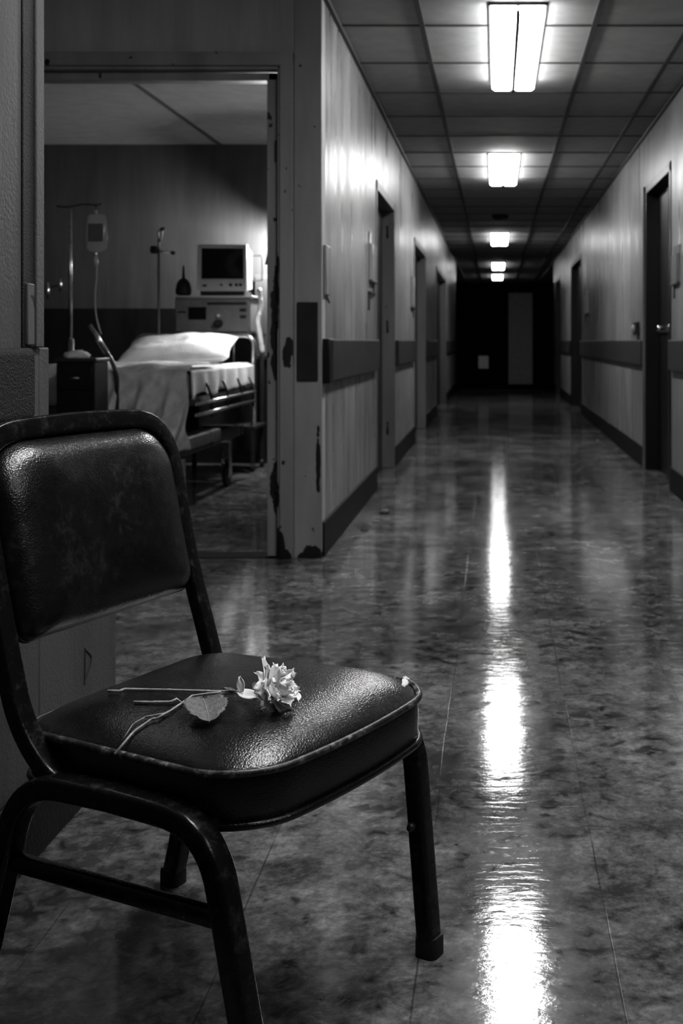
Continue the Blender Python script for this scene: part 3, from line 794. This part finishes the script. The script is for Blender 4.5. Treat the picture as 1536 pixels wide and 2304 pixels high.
face(424, 464, 691, 719, .006, 'display', 'screen', vent, ov)
face(466, 554, 680, 686, .004, 'slot', 'rubber', vent, ov)
for py in (698, 713): face(540, 554, py-4, py+3, .012, 'button', 'rubber', vent, ov)
face(400, 418, 700, 704, .004, 'slot', 'rubber', vent, ov)
p = at(492, 710, EY); part(MB().lathe((p.x, EY, p.z), [(.012, 0), (.012, .016), (.006, .022), (0, .022)], 16, 'Y'), 'knob', 'pale', vent, ov, smooth='auto')
p = at(492, 728, EY); part(MB().lathe((p.x, EY, p.z), [(.03, 0), (.03, .03), (.02, .045), (0, .045)], 16, 'Y'), 'port', 'rubber', vent, ov, smooth='auto')
part(MB().lathe((b.x+.01, EY+.0, b.z+.006), [(0, -.014), (.012, -.010), (.016, 0), (.012, .010), (0, .014)], 12), 'corner_cap', 'pale', vent, ov, smooth=True)
a, b = T(443, 655), T(555, 550)
mon = empty('monitor', ((a.x+b.x)/2, EY+.15, b.z-.42)); om = mon.location.copy()
zt = at(0, 670, EY).z+.018
part(bx(a.x+.02, b.x-.02, EY+.01, EY+.26, zt, a.z+.002), 'base', 'rubber', mon, om, bevel=.006)
tag(mon, 'old boxy ivory patient monitor with a blank black screen', 'monitor')
sx = at(452, 0, EY).x; ex = at(547, 0, EY).x; sz = at(0, 627, EY).z; ez = at(0, 558, EY).z
bz = MB(); bz.box(a.x, sx, EY, EY+.05, a.z, b.z); bz.box(ex, b.x, EY, EY+.05, a.z, b.z); bz.box(sx, ex, EY, EY+.05, ez, b.z); bz.box(sx, ex, EY, EY+.05, a.z, sz)
part(bz, 'bezel', 'monitor', mon, om, bevel=.006)
sc = MB(); part(sc.grid(lambda u, v: Vector((sx+(ex-sx)*u, EY+.018-.010*math.sin(math.pi*u)*math.sin(math.pi*v), sz+(ez-sz)*v)), 14, 14), 'screen', 'screen', mon, om, smooth=True)
hx0, hx1 = a.x+.004, b.x-.004
part(MB().rings([[Vector((x, EY+.045, z)) for x, z in ((hx0, a.z+.004), (hx1, a.z+.004), (hx1, b.z-.004), (hx0, b.z-.004))], [Vector((x, EY+.30, z)) for x, z in ((hx0+.02, a.z+.02), (hx1-.02, a.z+.02), (hx1-.02, b.z-.03), (hx0+.02, b.z-.03))]]), 'housing', 'monitor', mon, om, bevel=.012)
for px, r in ((498, .008), (519, .012), (532, .011), (541, .011)):
    p = at(px, 641, EY); part(MB().lathe((p.x, EY, p.z), [(r, 0), (r, .010), (r*.7, .014), (0, .014)], 16, 'Y'), 'knob', 'rubber', mon, om, smooth='auto')
face(455, 465, 640, 645, .004, 'indicator', 'rubber', mon, om)
p = at(574, 575, EY+.1); part(MB().tube(fillet([(b.x-.01, EY+.12, p.z), (p.x+.045, EY+.12, p.z), (p.x+.045, EY+.12, p.z-.18), (b.x-.01, EY+.12, p.z-.18)], .01), .005, 8), 'side_handle', 'device', mon, om, smooth=True)
# dark bellows bag with a neck beside the device
p = at(411, 668, EY+.06); bb2 = empty('hand_pump', (p.x, EY+.08, p.z+.016)); tag(bb2, 'black rubber hand pump with a thin neck, left of the monitor', 'hand pump')
MB().lathe((0, 0, 0), [(.035, -.005), (.055, .005), (.058, .03), (.05, .08), (.03, .11), (.012, .12), (.009, .16), (.006, .21), (0, .215)], 18).build('bulb', M['rubber'], bb2, smooth='auto')
# pale breathing hose hanging at the right of the cart
hz = MB(); pts = [at(582, 650, 8.25), at(588, 690, 8.2), at(578, 720, 8.1), at(585, 757, 8.1), at(592, 800, 8.1)]
pts = fillet(pts, .05, 8)
pts = [Vector(p) for p in pts]
big = []
for i in range(len(pts)-1):
    for k in range(4): big.append(pts[i].lerp(pts[i+1], k/4))
hs = hz.tube(big, 1, 12, radii=[.017+.0025*(i % 2) for i in range(len(big))]).build('breathing_hose', M['pale'], smooth=True)
tag(hs, 'pale corrugated breathing hose hanging beside the equipment cart', 'hose')
# small wall cabinet behind, at the right
cb = empty('wall_unit', (-1.55, RB-.16, .80)); tag(cb, 'pale wall-mounted unit beside the doorway jamb, right of the monitor', 'wall unit')
bx(-.28, .28, 0, .148, 0, .64).build('body', M['wall_room'], cb, bevel=.006)
bx(-.27, .27, -.012, 0, .02, .62).build('cover', M['wall_room'], cb, bevel=.006)
# reading lamp that lights the back of the room (hidden by the jamb)
rl = empty('reading_lamp', (-1.575, RB, 1.66)); tag(rl, 'lit reading lamp on a bent arm on the back wall of the patient room', 'lamp')
bx(-.12, .12, -.05, 0, -.06, .06).build('backplate', M['dmetal'], rl, bevel=.005)
def lamp_head(par, c, deep=False):
    c = Vector(c)
    if deep: MB().lathe(c, [(0, .085), (.03, .082), (.055, .05), (.072, -.036), (.069, -.036), (.05, .045), (.03, .074), (0, .076)], 24).build('shade', M['dmetal'], par, smooth='auto')  # deep shade shaped to keep the added bed lamp off the back wall
    else: MB().lathe(c, [(0, .085), (.03, .082), (.085, .058), (.100, .046), (.096, .046), (.03, .074), (0, .076)], 24).build('shade', M['dmetal'], par, smooth='auto')
    MB().lathe(c, [(0, .08), (.012, .078), (.012, .03), (0, .03)], 12).build('socket', M['dmetal'], par, smooth='auto')
    MB().lathe(c, [(0, -.035), (.028, -.026), (.036, 0), (.028, .026), (0, .035)], 18).build('bulb', M['lens_bed_fill' if deep else 'lens_room'], par, smooth=True)
MB().tube(fillet([(0, -.04, 0), (0, -.12, .14), (0, -.30, .09)], .05, 6), .01, 8).build('arm', M['dmetal'], rl, smooth=True)
lamp_head(rl, (0, -.30, 0))
el = empty('added_bed_lamp', (XL-.14, 7.55, 1.47)); tag(el, 'unseen lamp added to brighten the pillow, on an arm from the side wall', 'lamp')  # out of view, added to light the pillow and bed
bx(-.03, 0, -.06, .06, -.08, .08).build('backplate', M['dmetal'], el, bevel=.005)
MB().tube(fillet([(-.02, 0, 0), (-.25, 0, .14), (-.54, 0, .09)], .05, 6), .01, 8).build('arm', M['dmetal'], el, smooth=True)
lamp_head(el, (-.54, 0, 0), True)

# IV stand, bag and line
PY = 6.12
def pz(px, py): return at(px, py, PY)
top = pz(160, 470); iv = empty('iv_stand', (top.x, PY, 0)); oi = iv.location.copy(); tag(iv, 'thin chrome drip stand left of the bed, holding the fluid bag', 'drip stand')
part(MB().tube([(top.x, PY, .08), (top.x, PY, .95)], .014, 12), 'lower_pole', 'chrome', iv, oi, smooth=True)
part(MB().tube([(top.x-.004, PY, .95), (top.x-.006, PY, top.z)], .0095, 12), 'upper_pole', 'chrome', iv, oi, smooth=True)
hk = MB().tube(fillet([pz(128, 463), pz(140, 466), pz(160, 465), pz(188, 459), pz(222, 462), pz(228, 458)], .01, 4), .0045, 8)
hk.tube(fillet([pz(214, 461), pz(217, 470), pz(212, 476)], .005, 4), .003, 8)
part(hk, 'hanger', 'dmetal', iv, oi, smooth=True)
for k in range(5):
    a = k*2*math.pi/5+.3; c = Vector((top.x, PY, 0))
    lg = part(MB().tube([c+Vector((0, 0, .09)), c+Vector((.20*math.cos(a), .20*math.sin(a), .065))], .010, 8), 'leg', 'dmetal', iv, oi, smooth=True)
    part(MB().lathe(c+Vector((.20*math.cos(a), .20*math.sin(a), .028)), [(0, -.010), (.028, -.010), (.028, .010), (0, .010)], 14, 'X'), 'wheel', 'rubber', lg, oi, smooth='auto')
bc = pz(218, 525); bag = empty('iv_bag', (bc.x, PY, bc.z)); o4 = bag.location.copy(); tag(bag, 'translucent fluid bag hanging from the drip stand with its line', 'fluid bag')
bw, bh = .054, .100; mb = MB()
prof = [(-bh, .018), (-bh+.004, .040), (-bh+.02, bw), (-.02, bw), (bh-.02, bw*.95), (bh-.004, .045), (bh, .03)]
rings = []
for z, w in prof:
    th = .020*math.sin(math.pi*min(.97, max(.10, (z+bh)/(2*bh))))**.6+.002
    rings.append([Vector((w*math.cos(t)*abs(math.cos(t))**-.4 if abs(math.cos(t)) > 1e-6 else 0, th*math.sin(t), z)) for t in [2*math.pi*i/20 for i in range(20)]])
mb.rings(rings).build('pouch', M['bag'], bag, smooth='auto')
MB().box(-.04, .04, -.024, -.0235, -.045, .05).build('label', M['device'], bag)
part(MB().tube([pz(217, 482), pz(215, 472)], .007, 8), 'loop', 'tube', bag, o4, smooth=True)
part(MB().tube([pz(214, 566), pz(214, 576)], .008, 10), 'port', 'chrome', bag, o4, smooth=True)
part(MB().tube([pz(215, 578), pz(218, 600)], 1, 10, radii=[.010, .006]), 'drip_chamber', 'tube', bag, o4, smooth=True)
part(MB().tube(fillet([pz(218, 600), pz(218, 625), pz(214, 660), pz(215, 705), pz(222, 735), pz(228, 752)], .08, 6), .0035, 8), 'line', 'tube', bag, o4, smooth=True)
# second stand at the back
SY = 8.25; s0 = at(357, 540, SY); s2 = empty('medical_stand', (s0.x, SY, 0)); os2 = s2.location.copy(); tag(s2, 'slim stand with clamp and short cross arm against the back wall', 'stand')
part(MB().tube([(s0.x, SY, .05), (s0.x, SY, s0.z)], .009, 10), 'pole', 'device', s2, os2, smooth=True)
part(MB().tube(fillet([at(357, 540, SY), at(355, 520, SY), at(366, 516, SY), at(362, 545, SY)], .03, 6), .006, 8), 'hook', 'device', s2, os2, smooth=True)
part(MB().tube([at(361, 516, SY), at(372, 515, SY)], .012, 10), 'hook_tip', 'rubber', s2, os2, smooth=True)
part(MB().lathe(at(348, 562, SY), [(0, -.03), (.03, -.025), (.035, 0), (.03, .025), (0, .03)], 12), 'clamp', 'rubber', s2, os2, smooth=True)
part(MB().tube([at(340, 563, SY), at(386, 568, SY)], .008, 10), 'cross_arm', 'chrome', s2, os2, smooth=True)
part(MB().tube([at(386, 568, SY), at(393, 570, SY)], .014, 10), 'arm_cap', 'rubber', s2, os2, smooth=True)
for k in range(4):
    a = k*math.pi/2+.5; part(MB().tube([(s0.x, SY, .06), (s0.x+.1*math.cos(a), SY+.1*math.sin(a), .012)], .01, 8), 'leg', 'dmetal', s2, os2, smooth=True)
# dark bedside cabinet near the foot, with crumpled cloth
CY = 5.85; a = at(122, 806, CY); b = at(218, 806, CY)
cab = empty('bedside_cabinet', ((a.x+b.x)/2, CY+.1, 0)); oq = cab.location.copy(); tag(cab, 'small dark bedside cabinet in front of the drip stand', 'cabinet')
part(bx(a.x+.01, b.x-.01, CY, CY+.2, .12, a.z-.02), 'body', 'black', cab, oq, bevel=.004)
part(bx(a.x, b.x, CY-.01, CY+.2, a.z-.02, a.z), 'top', 'dmetal', cab, oq, bevel=.004)
dr = part(bx(a.x+.02, b.x-.02, CY-.012, CY-.001, a.z-.16, a.z-.04), 'drawer', 'black', cab, oq, bevel=.004)
part(MB().tube([((a.x+b.x)/2-.03, CY-.025, a.z-.1), ((a.x+b.x)/2+.03, CY-.025, a.z-.1)], .004, 8), 'handle', 'chrome', dr, oq, smooth=True)
for x in (a.x+.03, b.x-.03):
    for y in (CY+.03, CY+.17): part(MB().tube([(x, y, 0), (x, y, .125)], .012, 10), 'leg', 'dmetal', cab, oq, smooth=True)
cc = Vector((a.x+.085, CY+.06, a.z))
mb = MB().lathe((0, 0, 0), [(.06, 0), (.064, .012), (.052, .026), (.03, .036), (.0, .04)], 26)
mb.v = [tuple(Vector(v)*(1+.35*mnoise.noise(Vector(v)*40))+Vector((0, 0, .0))) for v in mb.v]
mb.v = [(x, y, max(0, z)) for x, y, z in mb.v]
o = mb.build('crumpled_cloth', M['cloth'], smooth=True); o.location = cc; tag(o, 'small crumpled pale cloth on top of the dark bedside cabinet', 'cloth')
# chrome flow meters on the back wall at the left
for k, (px, py, hgt) in enumerate(((108, 654, .13), (136, 640, .10))):
    p = at(px, py, RB-.06); t = empty('flow_meter', p); 
    tag(t, ('leftmost small chrome flow meter on the dark back wall', 'small chrome flow meter on the back wall nearest the drip stand')[k], 'flow meter', 'flow meters on the back wall')
    MB().tube([(0, 0, -hgt/2), (0, 0, hgt/2)], .012, 12).build('tube', M['chrome'], t, smooth=True)
    MB().tube([(0, 0, 0), (0, .06, 0)], .008, 10).build('mount', M['dmetal'], t, smooth=True)

# ------------------------------------------------------------------ camera, world, output
cam = bpy.data.cameras.new('camera'); co = bpy.data.objects.new('camera', cam); C.objects.link(co)
co.location = (0, 0, H); co.rotation_euler = (math.radians(90), 0, 0)
cam.sensor_fit = 'VERTICAL'; cam.sensor_height = 36; cam.sensor_width = 24; cam.lens = F/2304*36
cam.shift_x = -(VX-768)/2304; cam.shift_y = -(1152-VY)/2304
cam.clip_start = .05; cam.dof.use_dof = True; cam.dof.focus_distance = 1.62; cam.dof.aperture_fstop = 9.0
sc_ = bpy.context.scene; sc_.camera = co
w = bpy.data.worlds.new('world'); sc_.world = w; w.use_nodes = True
w.node_tree.nodes['Background'].inputs[0].default_value = (0, 0, 0, 1)
sc_.view_settings.view_transform = 'Standard'; sc_.view_settings.look = 'None'
sc_.view_settings.gamma = 1; sc_.view_settings.exposure = 0.0
